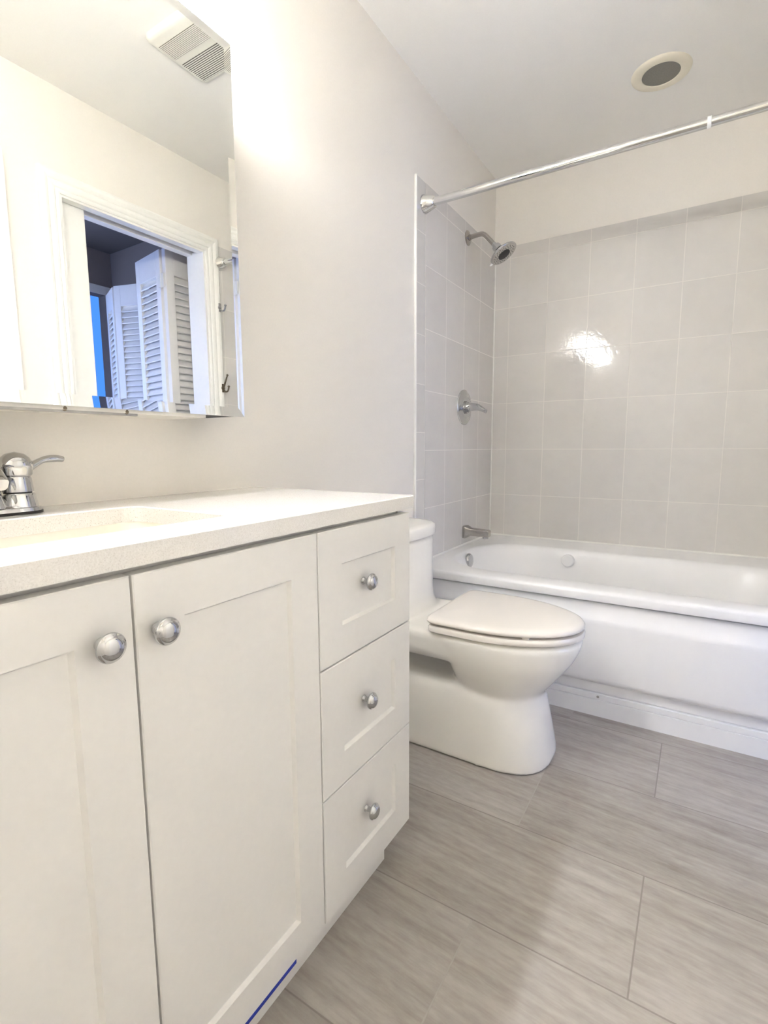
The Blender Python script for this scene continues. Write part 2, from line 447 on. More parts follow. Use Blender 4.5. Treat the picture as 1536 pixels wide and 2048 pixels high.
# ------------------------------------------------------------------ bifold louvred closet doors
def leaf(root, p0, p1, ztop=2.03, slat=0.0366, first=0.13):
    p0 = Vector((p0[0], p0[1], 0)); p1 = Vector((p1[0], p1[1], 0))
    u = (p1-p0); Lw = u.length; u.normalize()
    n = Vector((u.y, -u.x, 0)); t = 0.028; st = 0.05
    def P(a, b, z): return p0 + u*a + n*b + Vector((0, 0, z))
    def bx(bm, a0, a1, b0, b1, z0, z1):
        v = [bm.verts.new(P(*q)) for q in ((a0,b0,z0),(a1,b0,z0),(a1,b1,z0),(a0,b1,z0),(a0,b0,z1),(a1,b0,z1),(a1,b1,z1),(a0,b1,z1))]
        for f in ((0,3,2,1),(4,5,6,7),(0,1,5,4),(1,2,6,5),(2,3,7,6),(3,0,4,7)): bm.faces.new([v[i] for i in f])
    bm = bmesh.new(); z0 = 0.02
    bx(bm, 0, st, -t/2, t/2, z0, ztop); bx(bm, Lw-st, Lw, -t/2, t/2, z0, ztop)
    bx(bm, st, Lw-st, -t/2, t/2, ztop-first, ztop); bx(bm, st, Lw-st, -t/2, t/2, z0, z0+0.15)
    bx(bm, st, Lw-st, -t/2, t/2, 0.93, 1.02)
    f = finish('leaf', bm, M_LOUV, root, bevel=0.002)
    bm = bmesh.new(); z = ztop-first-slat/2
    while z > z0+0.16:
        if True:
            q = []
            for dz, b in ((0.0185, -0.010), (0.0135, -0.0135), (-0.0185, 0.010), (-0.0135, 0.0135)):
                q.append((b, z+dz))
            # a slat tilted so that its front edge hangs lower
            q = [(-0.012, z+0.017), (-0.009, z+0.022), (0.012, z-0.017), (0.009, z-0.022)]
            loft(bm, [[P(st-0.004, b, zz) for b, zz in q], [P(Lw-st+0.004, b, zz) for b, zz in q]])
        z -= slat
    finish('slats', bm, M_LOUV, f)
    return f
b1 = thing('bifold_door', 'white louvered folding closet door nearest the bathroom doorway, half open', 'closet door', (1.75, 1.5, 0))
leaf(b1, (1.735, 1.655), (1.735, 1.365))
leaf(b1, (1.765, 1.375), (2.06, 1.425))
bm = bmesh.new(); box(bm, (1.728, 1.352, 1.83), (1.772, 1.360, 1.90)); lathe(bm, (1.750, 1.352, 1.825), (0, 0, 1), [(0.005, 0), (0.005, 0.08)], 10)
finish('hinge', bm, M_TRIM, b1)
b2 = thing('bifold_door', 'white louvered folding closet door farther down the hall, behind the first one', 'closet door', (2.5, 1.6, 0))
leaf(b2, (2.312, 1.675), (2.584, 1.597))
leaf(b2, (2.602, 1.603), (2.83, 1.690))

# ------------------------------------------------------------------ white panel on the wall beside the doorway (seen in the mirror)
bm = bmesh.new()
pts = [(-0.25, 0.0), (0.515, 0.0)]
for i in range(7):
    a = math.radians(90*i/6); pts.append((0.515-0.03+0.03*math.cos(a), 2.065-0.03+0.03*math.sin(a)))
pts.append((-0.25, 2.065))
loft(bm, [[(W-0.045, y, z) for y, z in pts], [(W-0.015, y, z) for y, z in pts]])
pn = finish('wall_board', bm, M_TRIM, bevel=0.004)
tag(pn, 'tall white panel with a rounded top corner at the mirror\'s left edge', 'panel')

# ------------------------------------------------------------------ vanity cabinet
XD, TH = 0.4870, 0.019
YV0, YV1 = -0.444, 0.532
ZC0, ZC1 = 0.0885, 0.8243
ZL0 = 0.8340
van = thing('vanity_cabinet', 'white shaker vanity cabinet with two doors and three drawers', 'vanity', (0.25, 0.04, 0))
bm = B(((0.002, YV0+0.003, 0.092), (XD-TH-0.002, YV0+0.019, ZL0)), ((0.002, YV1-0.018, 0.092), (XD-TH-0.002, YV1-0.001, ZL0)),
       ((0.002, YV0+0.019, 0.092), (XD-TH-0.002, YV1-0.018, 0.110)), ((0.002, YV0+0.019, 0.110), (0.012, YV1-0.018, ZL0)),
       ((XD-TH-0.022, YV0+0.019, 0.795), (XD-TH-0.006, YV1-0.018, ZL0)), ((0.02, 0.204, 0.110), (XD-TH-0.002, 0.222, 0.795)))
finish('carcass', bm, M_CAB, van)
finish('toe_kick', B(((0.03, YV0+0.02, 0.0), (0.446, 0.484, 0.092))), M_CAB, van)
def shaker(name, y0, y1, z0, z1, ins=0.0645, dep=0.007, sl=0.004):
    bm = bmesh.new(); xf = XD; xb = XD-TH
    def ring(a, x): return [(x, y0+a, z0+a), (x, y1-a, z0+a), (x, y1-a, z1-a), (x, y0+a, z1-a)]
    loft(bm, [ring(0, xb), ring(0, xf-0.0015), ring(0.0015, xf), ring(ins, xf), ring(ins+sl, xf-dep)])
    return finish(name, bm, M_CAB, van)
def knob(par, y, z):
    bm = bmesh.new()
    lathe(bm, (XD-0.0005 if par is None else XK, y, z), (1, 0, 0),
          [(0.0075, 0), (0.0075, 0.002), (0.0055, 0.004), (0.0050, 0.012), (0.0080, 0.0155), (0.0150, 0.0175), (0.0166, 0.0195), (0.0166, 0.0215), (0.0155, 0.0232),
           (0.0140, 0.0240), (0.0136, 0.0252), (0.0118, 0.0275), (0.0085, 0.0292), (0.0045, 0.0302), (0.0, 0.0305)], 40)
    return finish('knob', bm, M_CHROME, par, smooth=True, angle=60)
G = 0.0015
XK = XD-0.0005
da = shaker('door', YV0+G, -0.1140-G, ZC0, ZC1); knob(da, -0.1530, 0.7570)
db = shaker('door', -0.1140+G, 0.2140-G, ZC0, ZC1); knob(db, -0.0858, 0.7540)
for (za, zb, ky, kz) in ((0.5784+G, ZC1, 0.3585, 0.7095), (0.3320+G, 0.5784-G, 0.3560, 0.4680), (ZC0, 0.3320-G, 0.3600, 0.2265)):
    XK = XD-0.0075
    dr = shaker('drawer', 0.2140+G, YV1, za, zb)
    bmk = knob(dr, ky, kz)
# blue tape stuck along the bottom edge of the right-hand door
bm = B(((XD-0.010, -0.070, 0.0878), (XD+0.0005, 0.1330, 0.0884)), ((XD, -0.070, 0.0878), (XD+0.0005, 0.1330, 0.0950)))
tag(finish('tape_strip', bm, M_TAPE), 'strip of blue tape along the bottom edge of a vanity door', 'tape')

# ------------------------------------------------------------------ countertop with sink cut-out
XC, YC0, YC1, ZC = 0.4905, -0.475, 0.5450, 0.8620
ZL = ZL0
hcx, hcy, hhx, hhy = 0.273, -0.118, 0.128, 0.226
bm = bmesh.new()
ocx, ocy, ohx, ohy = XC/2, (YC0+YC1)/2, XC/2, (YC1-YC0)/2
rings = [rrect(ocx, ocy, ohx, ohy, 0.002, ZL), rrect(ocx, ocy, ohx, ohy, 0.002, ZC-0.002), rrect(ocx, ocy, ohx-0.002, ohy-0.002, 0.002, ZC),
         rrect(hcx, hcy, hhx+0.002, hhy+0.002, 0.030, ZC), rrect(hcx, hcy, hhx, hhy, 0.028, ZC-0.002), rrect(hcx, hcy, hhx, hhy, 0.028, ZL)]
loft(bm, rings, close=True)
ct = finish('countertop', bm, M_QUARTZ)
tag(ct, 'speckled white quartz countertop on the vanity', 'countertop')
bm = bmesh.new()
rings = [rrect(hcx, hcy, hhx+0.014, hhy+0.014, 0.04, ZL-0.0005), rrect(hcx, hcy, hhx+0.003, hhy+0.003, 0.032, ZL-0.0005)]
for z, s in ((0.80, 0.002), (0.75, 0.010), (0.715, 0.022), (0.700, 0.045), (0.694, 0.075)):
    rings.append(rrect(hcx, hcy, hhx-s, hhy-s, 0.04+s*0.4, z))
back = [rrect(hcx, hcy, hhx-0.045, hhy-0.045, 0.05, 0.684), rrect(hcx, hcy, hhx-0.01, hhy-0.01, 0.05, 0.70), rrect(hcx, hcy, hhx+0.012, hhy+0.012, 0.04, 0.78)]
loft(bm, rings, cap0=False, cap1=True)
bb = [rings[0]] + back[::-1]
loft(bm, bb, cap0=False, cap1=True)
bmesh.ops.remove_doubles(bm, verts=bm.verts, dist=1e-5)
sk = finish('sink_basin', bm, M_BASIN, smooth=True, angle=50)
tag(sk, 'white undermount sink basin below the countertop', 'sink')
bm = bmesh.new(); lathe(bm, (hcx-0.02, hcy, 0.6945), (0, 0, 1), [(0.026, 0), (0.026, 0.003), (0.021, 0.004), (0.012, 0.0035), (0.0, 0.003)], 24)
finish('drain', bm, M_CHROME, sk, smooth=True)

# ------------------------------------------------------------------ faucet
FY = -0.108
fa = thing('faucet', 'chrome two-handle faucet standing behind the sink', 'faucet', (0.078, FY, ZC))
bm = bmesh.new(); loft(bm, [rrect(0.078, FY, 0.031, 0.089, 0.030, ZC), rrect(0.078, FY, 0.031, 0.089, 0.030, ZC+0.0045)])
finish('gasket', bm, M_BLACK, fa)
bm = bmesh.new()
loft(bm, [rrect(0.078, FY, 0.030, 0.088, 0.029, ZC+0.0045), rrect(0.078, FY, 0.029, 0.087, 0.028, ZC+0.010), rrect(0.078, FY, 0.024, 0.070, 0.023, ZC+0.014)])
finish('base_plate', bm, M_CHROME, fa, smooth=True)
def handle(yc, sgn):
    bm = bmesh.new()
    lathe(bm, (0.078, yc, ZC+0.0048), (0, 0, 1), [(0.0285, 0), (0.0275, 0.006), (0.0240, 0.026), (0.0225, 0.0285)], 36)
    b0 = finish('handle_base', bm, M_CHROME, fa, smooth=True)
    bm = bmesh.new(); lathe(bm, (0.078, yc, ZC+0.033), (0, 0, 1), [(0.0195, 0), (0.0195, 0.003)], 30)
    finish('collar', bm, M_BLACK, fa)
    bm = bmesh.new()
    lathe(bm, (0.078, yc, ZC+0.0355), (0, 0, 1), [(0.0225, 0), (0.0225, 0.003), (0.0205, 0.022), (0.0195, 0.0245), (0.0205, 0.0255), (0.0226, 0.028), (0.0232, 0.038),
         (0.0246, 0.040), (0.0238, 0.047), (0.0200, 0.055), (0.0135, 0.0612), (0.0, 0.0648)], 40)
    pa = smooth_path([(0.076, yc+sgn*0.012, ZC+0.068), (0.074, yc+sgn*0.026, ZC+0.077), (0.071, yc+sgn*0.045, ZC+0.086), (0.068, yc+sgn*0.065, ZC+0.088), (0.066, yc+sgn*0.079, ZC+0.0865)], 6)
    k = len(pa)
    rad = []
    for i in range(k):
        q = i/(k-1)
        rad.append(0.0105-0.0085*q if q < 0.45 else 0.00668+0.0018*math.sin(math.pi*(q-0.45)/0.55))
    rad[-1] = 0.003
    tube(bm, pa, rad, 16, flat=0.75, upv=(0, 0, 1))
    finish('handle', bm, M_CHROME, fa, smooth=True, angle=50)
handle(FY+0.0565, 1); handle(FY-0.0565, -1)
bm = bmesh.new()
rings = []
for cx_, cz_, hn, hy_, tilt in ((0.078, 0.012, 0.030, 0.034, 0), (0.080, 0.030, 0.027, 0.029, 8), (0.086, 0.052, 0.022, 0.024, 25), (0.098, 0.068, 0.017, 0.020, 55), (0.118, 0.072, 0.013, 0.017, 85), (0.140, 0.064, 0.011, 0.015, 108), (0.158, 0.052, 0.010, 0.013, 125)):
    a_ = math.radians(tilt)
    rings.append([(cx_ + q*math.cos(a_), FY+yy, ZC+cz_ - q*math.sin(a_)) for q, yy, _ in rrect(0, 0, hn, hy_, min(hn, hy_)*0.6, 0, 6)])
loft(bm, rings)
finish('spout', bm, M_CHROME, fa, smooth=True, angle=60)

# ------------------------------------------------------------------ mirror
XM, YM0, YM1, ZM0, ZM1 = 0.126, -0.66, 0.3975, 1.0372, 1.8095
mi = thing('wall_mirror', 'large frameless mirror with cut-glass border above the vanity', 'mirror', (0, 0, ZM0))
bm = bmesh.new()
bw, bb_, br = 0.0165, 0.020, 0.00168
def mr(a, x, c=None):
    c = a if c is None else c
    return [(x, YM0+a, ZM0+c), (x, YM1-a, ZM0+c), (x, YM1-a, ZM1-a), (x, YM0+a, ZM1-a)]
loft(bm, [mr(0, XM-0.005), mr(0, XM+br), mr(bw, XM, bb_)])
finish('mirror_glass', bm, M_MIRROR, mi)
finish('cabinet_body', B(((0.0, YM0+0.04, ZM0-0.006), (XM-0.006, 0.2955, ZM1-0.004))), M_WALL, mi)
finish('side_spacer', B(((0.0, 0.2960, ZM0+0.002), (XM-0.006, YM1-0.002, ZM1-0.004))), M_DARKGAP, mi)
rl = finish('bracket_rail', B(((XM-0.016, YM0+0.06, ZM0-0.0105), (XM-0.008, 0.142, ZM0+0.002))), M_ALU, mi, bevel=0.001)
for sy in (0.120, 0.012, -0.15):
    bm = bmesh.new(); lathe(bm, (XM-0.0085, sy, ZM0-0.004), (1, 0, -0.3), [(0.0042, 0), (0.0042, 0.0015), (0.003, 0.0028), (0.0, 0.003)], 14)
    finish('screw', bm, M_BRONZE, rl)

# ------------------------------------------------------------------ vanity light above the mirror
vl = thing('vanity_light', 'lit wall light bar with glass shades above the mirror', 'wall light', (0, -0.12, 2.0))
finish('back_plate', B(((0.0, -0.58, 1.99), (0.022, 0.34, 2.09))), M_CHROME, vl, bevel=0.006)
for i, ly in enumerate(LAMP_Y):
    bm = bmesh.new()
    tube(bm, smooth_path([(0.02, ly, 2.04), (0.06, ly, 2.05), (0.095, ly, 2.035), (LAMP_X, ly, 2.00)], 6), 0.008, 12)
    lathe(bm, (LAMP_X, ly, 2.005), (0, 0, -1), [(0.012, 0), (0.024, 0.004), (0.024, 0.03), (0.018, 0.034)], 24)
    finish('arm', bm, M_CHROME, vl, smooth=True)
    bm = bmesh.new()
    pr = [(0.022, 1.985), (0.026, 1.97), (0.040, 1.935), (0.046, 1.895), (0.047, 1.86), (0.052, 1.828)]
    pr = [(r, 2.0-z) for r, z in pr]
    lathe(bm, (LAMP_X, ly, 2.0), (0, 0, -1), pr + [(r-0.003, h) for r, h in pr[::-1]], 36, cap0=False, cap1=False)
    cap = bmesh.new()
    cp = [(0.023, 1.987), (0.028, 1.972), (0.0425, 1.936), (0.0485, 1.895), (0.0488, 1.889)]
    lathe(cap, (LAMP_X, ly, 2.0), (0, 0, -1), [(r, 2.0-z) for r, z in cp], 36, cap0=True, cap1=False)
    finish('light_block_cap', cap, M_SATIN, vl, smooth=True, angle=60)  # opaque cap added to hold the upward light off the ceiling
    sh = finish('shade', bm, M_SHADE, vl, smooth=True, angle=60)
    bm = bmesh.new(); lathe(bm, (LAMP_X, ly, 1.968), (0, 0, -1), [(0.012, 0), (0.013, 0.02), (0.022, 0.045), (0.024, 0.06), (0.018, 0.076), (0.0, 0.083)], 20)
    finish('bulb', bm, M_BULB, vl, smooth=True)
    l = bpy.data.lights.new('bulb_light', 'POINT'); l.energy = LAMP_W; l.color = (0.935, 0.96, 1.0); l.shadow_soft_size = 0.045
    o = bpy.data.objects.new('bulb_light', l); link(o); o.location = (LAMP_X, ly, 1.866)

# ------------------------------------------------------------------ toilet
TY = 1.085
to = thing('toilet', 'white one-piece toilet with its lid closed between vanity and bathtub', 'toilet', (0.35, TY, 0))
def egg(xb, xf, hw, z, xm=None, nb=3.2, nf=2.1, n=48, yo=0.0):
    xm = xb + (xf-xb)*0.45 if xm is None else xm
    out = []
    for i in range(n):
        t = 2*math.pi*i/n
        if math.cos(t) >= 0: c, s = sup(t, nf); x = xm + (xf-xm)*c
        else: c, s = sup(t, nb); x = xm + (xm-xb)*c
        out.append((x, TY+yo+hw*s, z))
    return out
bm = bmesh.new()
# pedestal / trapway skirt
loft(bm, [egg(0.07, 0.694, 0.160, 0.0, 0.50, 6, 2.6), egg(0.07, 0.692, 0.159, 0.02, 0.50, 6, 2.6), egg(0.07, 0.680, 0.154, 0.09, 0.49, 6, 2.5), egg(0.07, 0.664, 0.149, 0.17, 0.48, 6, 2.4),
          egg(0.07, 0.655, 0.145, 0.210, 0.46, 6, 2.4), egg(0.08, 0.640, 0.134, 0.234, 0.45, 6, 2.4), egg(0.10, 0.60, 0.10, 0.240, 0.42, 6, 2.4)])
# bowl
loft(bm, [egg(0.41, 0.620, 0.100, 0.13, 0.50, 2.6), egg(0.40, 0.650, 0.122, 0.195, 0.51, 2.8), egg(0.392, 0.664, 0.136, 0.225, 0.51, 2.9), egg(0.386, 0.685, 0.150, 0.252, 0.51, 3.0), egg(0.379, 0.711, 0.165, 0.287, 0.50, 3.2), egg(0.370, 0.738, 0.178, 0.325, 0.49, 3.4),
          egg(0.350, 0.754, 0.185, 0.360, 0.47, 3.6), egg(0.330, 0.762, 0.188, 0.385, 0.46, 3.6), egg(0.330, 0.760, 0.186, 0.398, 0.46, 3.6), egg(0.34, 0.750, 0.178, 0.403, 0.46, 3.6)])
# deck behind the bowl
def deck(z, s=0.0, h=0.180):
    return egg(0.012, 0.56-s, h-s, z, 0.36, 14, 3.0)
loft(bm, [deck(0.312, 0.03), deck(0.318, 0.01), deck(0.335), deck(0.390), deck(0.399, 0.006), deck(0.403, 0.02)])
# tank with a D-shaped front
def tank(z, depth, hw):
    return egg(0.012, depth, hw, z, 0.075, 14, 2.6)
loft(bm, [tank(0.36, 0.262, 0.190), tank(0.405, 0.250, 0.190), tank(0.43, 0.236, 0.193), tank(0.47, 0.229, 0.197), tank(0.56, 0.226, 0.204), tank(0.648, 0.226, 0.209), tank(0.653, 0.220, 0.205)])
bo = finish('body', bm, M_PORC, to, smooth=True, angle=180)
rm = bo.modifiers.new('remesh', 'REMESH'); rm.mode = 'VOXEL'; rm.voxel_size = 0.005; rm.use_smooth_shade = True
sm = bo.modifiers.new('smooth', 'SMOOTH'); sm.factor = 0.5; sm.iterations = 36
bm = bmesh.new()
def tl(z, s): return egg(0.010, 0.234-s, 0.216-s, z, 0.080, 14, 2.6)
loft(bm, [tl(0.6570, 0.006), tl(0.6585, 0.001), tl(0.664, 0.0), tl(0.682, 0.001), tl(0.690, 0.005), tl(0.694, 0.014), tl(0.6955, 0.04)])
finish('tank_lid', bm, M_PORC, to, smooth=True, angle=50)
def st(z, s, xb=0.336): return egg(xb+s*0.6, 0.766-s, 0.190-s, z, 0.465, 10, 2.05, 96)
bm = bmesh.new()
def hole(z, s): return egg(0.43-s, 0.69+s, 0.11+s, z, 0.53, 2.4, 2.1, 96)
loft(bm, [st(0.4075, 0.003), st(0.410, 0.0), st(0.420, 0.0), st(0.4255, 0.003), st(0.4265, 0.008), hole(0.4265, 0.004), hole(0.422, 0.0), hole(0.4075, 0.0)], close=True)
finish('seat', bm, M_SEAT, to, smooth=True, angle=50)
bm = bmesh.new()
loft(bm, [st(0.4332, 0.008, 0.330), st(0.4340, 0.004, 0.330), st(0.437, 0.001, 0.330), st(0.442, 0.001, 0.330), st(0.4475, 0.005, 0.330), st(0.4505, 0.012, 0.330), st(0.4525, 0.03, 0.330), st(0.4545, 0.07, 0.330), st(0.456, 0.12, 0.330)])
finish('lid', bm, M_SEAT, to, smooth=True, angle=50)
for s in (-1, 1):
    bm = bmesh.new(); lathe(bm, (0.312, TY+s*0.080-0.022, 0.419), (0, 1, 0), [(0.006, 0), (0.0105, 0.001), (0.0105, 0.043), (0.006, 0.044)], 16)
    box(bm, (0.302, TY+s*0.08-0.018, 0.402), (0.322, TY+s*0.08+0.018, 0.419))
    finish('hinge', bm, M_SEAT, to, smooth=True)
for ang in (-55, 55):
    yy = TY + 0.176*math.sin(math.radians(ang)); xx = 0.485+0.262*math.cos(math.radians(ang))
    finish('bumper', B(((xx-0.010, yy-0.007, 0.4262), (xx+0.010, yy+0.007, 0.4328))), M_SEAT, to, bevel=0.002)

# ------------------------------------------------------------------ bathtub
tb = thing('bathtub', 'white alcove bathtub along the tiled back wall', 'bathtub', (W/2, 1.9, 0))
x0, x1, y0, y1 = 0.009, W-0.009, 1.412, YF-TT-0.001
ocx, ocy, ohx, ohy = (x0+x1)/2, (y0+y1)/2, (x1-x0)/2, (y1-y0)/2
icx, icy, ihx, ihy = 0.752, 1.822, 0.672, 0.302
def orr(z, s, r=0.004): return rrect(ocx, ocy+s/2, ohx, ohy-s/2, r, z, 14)
def irr(z, s, r=0.24, e=0.0): return rrect(icx, icy, ihx-s-e, ihy-s, min(r, ihy-s-0.001), z, 14)
ZR = 0.4665
bm = bmesh.new()
rings = [orr(0.4285, 0.010), orr(0.4285, 0.001), orr(0.432, 0.0), orr(0.452, 0.0), orr(0.459, 0.002), orr(0.464, 0.007), orr(ZR, 0.015),
         irr(ZR, -0.012), irr(ZR-0.002, -0.004), irr(ZR-0.008, 0.002), irr(0.44, 0.010, e=0.006), irr(0.36, 0.026, e=0.02), irr(0.24, 0.05, 0.22, e=0.06), irr(0.16, 0.075, 0.20, e=0.09), irr(0.125, 0.11, 0.18, e=0.12), irr(0.115, 0.16, 0.13, e=0.14)]
loft(bm, rings, cap0=False)
finish('shell', bm, M_TUB, tb, smooth=True, angle=50)
ap = [(1.490, 0.4270), (1.460, 0.4230), (1.4420, 0.4210), (1.4350, 0.4195), (1.4325, 0.414), (1.4305, 0.403), (1.4275, 0.389), (1.4225, 0.375), (1.4155, 0.363), (1.4125, 0.355), (1.4115, 0.345), (1.4115, 0.152), (1.4130, 0.141), (1.4175, 0.133), (1.426, 0.128), (1.436, 0.125), (1.4415, 0.119), (1.4415, 0.0870), (1.4470, 0.0865), (1.4470, 0.083), (1.470, 0.083)]
bm = bmesh.new(); prism_yz(bm, ap, x0, x1)
finish('apron', bm, M_TUB, tb, smooth=True, angle=40)
bs = [(1.470, 0.083), (1.4445, 0.0828), (1.4340, 0.0828), (1.4325, 0.0815), (1.4320, 0.0640), (1.4365, 0.0634), (1.4365, 0.0606), (1.4300, 0.0600), (1.4285, 0.0), (1.470, 0.0)]
bm = bmesh.new(); prism_yz(bm, bs, x0, x1)
sc_ = finish('base_strip', bm, M_TUB, tb)
for sx in (0.762, 1.36):
    bm = bmesh.new(); lathe(bm, (sx, 1.4322, 0.0725), (0, -1, 0), [(0.0045, 0), (0.0045, 0.001), (0.003, 0.002), (0, 0.0022)], 14)
    finish('screw', bm, M_ALU, sc_, smooth=True)
bm = bmesh.new()
lathe(bm, (0.5015, 2.106, 0.413), (0.0, -1, 0.10), [(0.030, -0.006), (0.030, 0.016), (0.028, 0.020), (0.024, 0.0215), (0.0235, 0.0200), (0.010, 0.0205), (0.0, 0.021)], 36)
finish('air_button', bm, M_TUB, tb, smooth=True)
bm = bmesh.new()
lathe(bm, (0.103, 1.812, 0.424), (1, 0, 0.08), [(0.034, -0.004), (0.034, 0.006), (0.030, 0.011), (0.015, 0.014), (0.0, 0.0145)], 36)
finish('overflow_plate', bm, M_CHROME, tb, smooth=True)
bm = bmesh.new()
bq = 0.007
loft(bm, [[(x0+0.002, y1, ZR-0.001), (x0+0.002, y1, ZR+bq), (x0+0.002, y1-bq, ZR-0.001)], [(x1-0.002, y1, ZR-0.001), (x1-0.002, y1, ZR+bq), (x1-0.002, y1-bq, ZR-0.001)]])
loft(bm, [[(x0, 1.46, ZR-0.001), (x0, 1.46, ZR+bq), (x0+bq, 1.46, ZR-0.001)], [(x0, y1, ZR-0.001), (x0, y1, ZR+bq), (x0+bq, y1, ZR-0.001)]])
finish('caulk_bead', bm, M_TRIM, tb)

# ------------------------------------------------------------------ tub spout, valve, shower head
SY, SZ = 1.978, 0.537
sp = thing('tub_spout', 'chrome tub spout low on the tiled left wall', 'tub spout', (TT, SY, SZ))
def sq(x, w_, h0, h1, r):
    cz = SZ + (h0+h1)/2; hh = (h1-h0)/2
    return [(x, yy, zz) for yy, zz, _ in rrect(SY, cz, w_, hh, r, 0, 5)]
bm = bmesh.new()
loft(bm, [sq(TT, 0.030, -0.035, 0.030, 0.012), sq(TT+0.012, 0.030, -0.035, 0.030, 0.012), sq(TT+0.024, 0.026, -0.027, 0.024, 0.010), sq(TT+0.034, 0.022, -0.020, 0.019, 0.008), sq(0.10, 0.020, -0.020, 0.016, 0.006), sq(0.135, 0.020, -0.020, 0.015, 0.006), sq(0.144, 0.018, -0.018, 0.012, 0.006)])
finish('body', bm, M_NICKEL, sp, smooth=True, angle=35)
bm = bmesh.new(); lathe(bm, (0.122, SY, SZ-0.019), (0, 0, -1), [(0.015, 0), (0.015, 0.010), (0.012, 0.0105), (0.012, 0.004)], 24)
finish('aerator', bm, M_CHROME, sp, smooth=True)
VY, VZ = 1.948, 1.1630
va = thing('shower_valve', 'round chrome shower valve plate with lever handle on tiled left wall', 'shower valve', (TT, VY, VZ))
bm = bmesh.new()
lathe(bm, (TT, VY, VZ), (1, 0, 0), [(0.086, 0), (0.086, 0.003), (0.082, 0.0055), (0.066, 0.0085), (0.058, 0.0095), (0.054, 0.0125), (0.046, 0.0140), (0.038, 0.0125), (0.030, 0.0115), (0.0, 0.0115)], 56)
finish('escutcheon', bm, M_CHROME, va, smooth=True, angle=60)
bm = bmesh.new()
lathe(bm, (TT+0.009, VY, VZ), (1, 0, 0), [(0.030, 0), (0.030, 0.012), (0.025, 0.013), (0.025, 0.020)], 36)
finish('hub', bm, M_CHROME, va, smooth=True)
bm = bmesh.new()
pa = smooth_path([(TT+0.022, VY, VZ+0.001), (0.050, VY, VZ+0.001), (0.078, VY-0.004, VZ-0.002), (0.100, VY-0.008, VZ-0.010), (0.122, VY-0.012, VZ-0.022), (0.131, VY-0.013, VZ-0.026)], 6)
k = len(pa)
tube(bm, pa, [0.024-0.0145*min(1, i/(k*0.75)) for i in range(k-2)]+[0.0085, 0.004], 20)
finish('lever', bm, M_CHROME, va, smooth=True, angle=60)
AY, AZ = 1.962, 1.962
sh = thing('shower_sprayer', 'chrome round shower head on a bent wall arm', 'shower head', (TT, AY, AZ))
bm = bmesh.new(); lathe(bm, (TT, AY, AZ), (1, 0, 0), [(0.034, 0), (0.034, 0.002), (0.030, 0.005), (0.020, 0.008), (0.014, 0.010), (0.014, 0.016)], 40)
finish('flange', bm, M_NICKEL, sh, smooth=True)
bm = bmesh.new()
tube(bm, smooth_path([(TT+0.008, AY, AZ), (0.060, AY, AZ+0.004), (0.084, AY, AZ+0.002), (0.100, AY, AZ-0.010), (0.118, AY, AZ-0.030), (0.139, AY, AZ-0.054)], 6), 0.0108, 18)
finish('arm', bm, M_NICKEL, sh, smooth=True, angle=70)
bm = bmesh.new(); dv = Vector((0.66, 0, -0.75))
lathe(bm, (0.138, AY, AZ-0.0525), dv, [(0.0115, 0), (0.0118, 0.002), (0.0118, 0.013), (0.0105, 0.014)], 10)
lathe(bm, (0.146, AY, AZ-0.062), dv, [(0.012, 0), (0.019, 0.004), (0.021, 0.014), (0.020, 0.024), (0.024, 0.030)], 30)
finish('ball_joint', bm, M_CHROME, sh, smooth=True)
hd = Vector((0.55, 0, -0.835)).normalized(); hc = Vector((0.187, AY, AZ-0.105))
bm = bmesh.new()
lathe(bm, hc-hd*0.028, hd, [(0.020, 0), (0.030, 0.006), (0.048, 0.014), (0.061, 0.021), (0.0665, 0.026), (0.0665, 0.029), (0.064, 0.032), (0.062, 0.0325)], 56)
hb = finish('head', bm, M_CHROME, sh, smooth=True, angle=60)
bm = bmesh.new(); lathe(bm, hc+hd*0.0035, hd, [(0.0615, 0), (0.0615, 0.0015), (0.0, 0.0035)], 48)
finish('spray_face', bm, M_SATIN, sh, smooth=True)
bm = bmesh.new(); lathe(bm, hc+hd*0.0055, hd, [(0.029, 0), (0.029, 0.0025), (0.0, 0.004)], 40)
finish('face_centre', bm, M_BLACK, sh, smooth=True)
a, u, v = frame_of(hd); bm = bmesh.new()
for rr, cnt, o in ((0.036, 18, 0), (0.043, 18, 0.17), (0.0515, 18, 0)):
    for i in range(cnt):
        an = 2*math.pi*i/cnt + o
        lathe(bm, hc + hd*0.0045 + (u*math.cos(an)+v*math.sin(an))*rr, hd, [(0.0017, 0), (0.0017, 0.0018), (0.0008, 0.0022)], 8)
finish('nozzles', bm, M_BLACK, sh)
e = (u*0 + Vector((-0.835, 0, -0.55))).normalized()
bm = bmesh.new()
tube(bm, [hc+e*0.060+hd*0.0, hc+e*0.070+hd*0.002, hc+e*0.0775+hd*0.001], [0.005, 0.0045, 0.002], 10)
finish('selector_tab', bm, M_TRIM, sh, smooth=True)

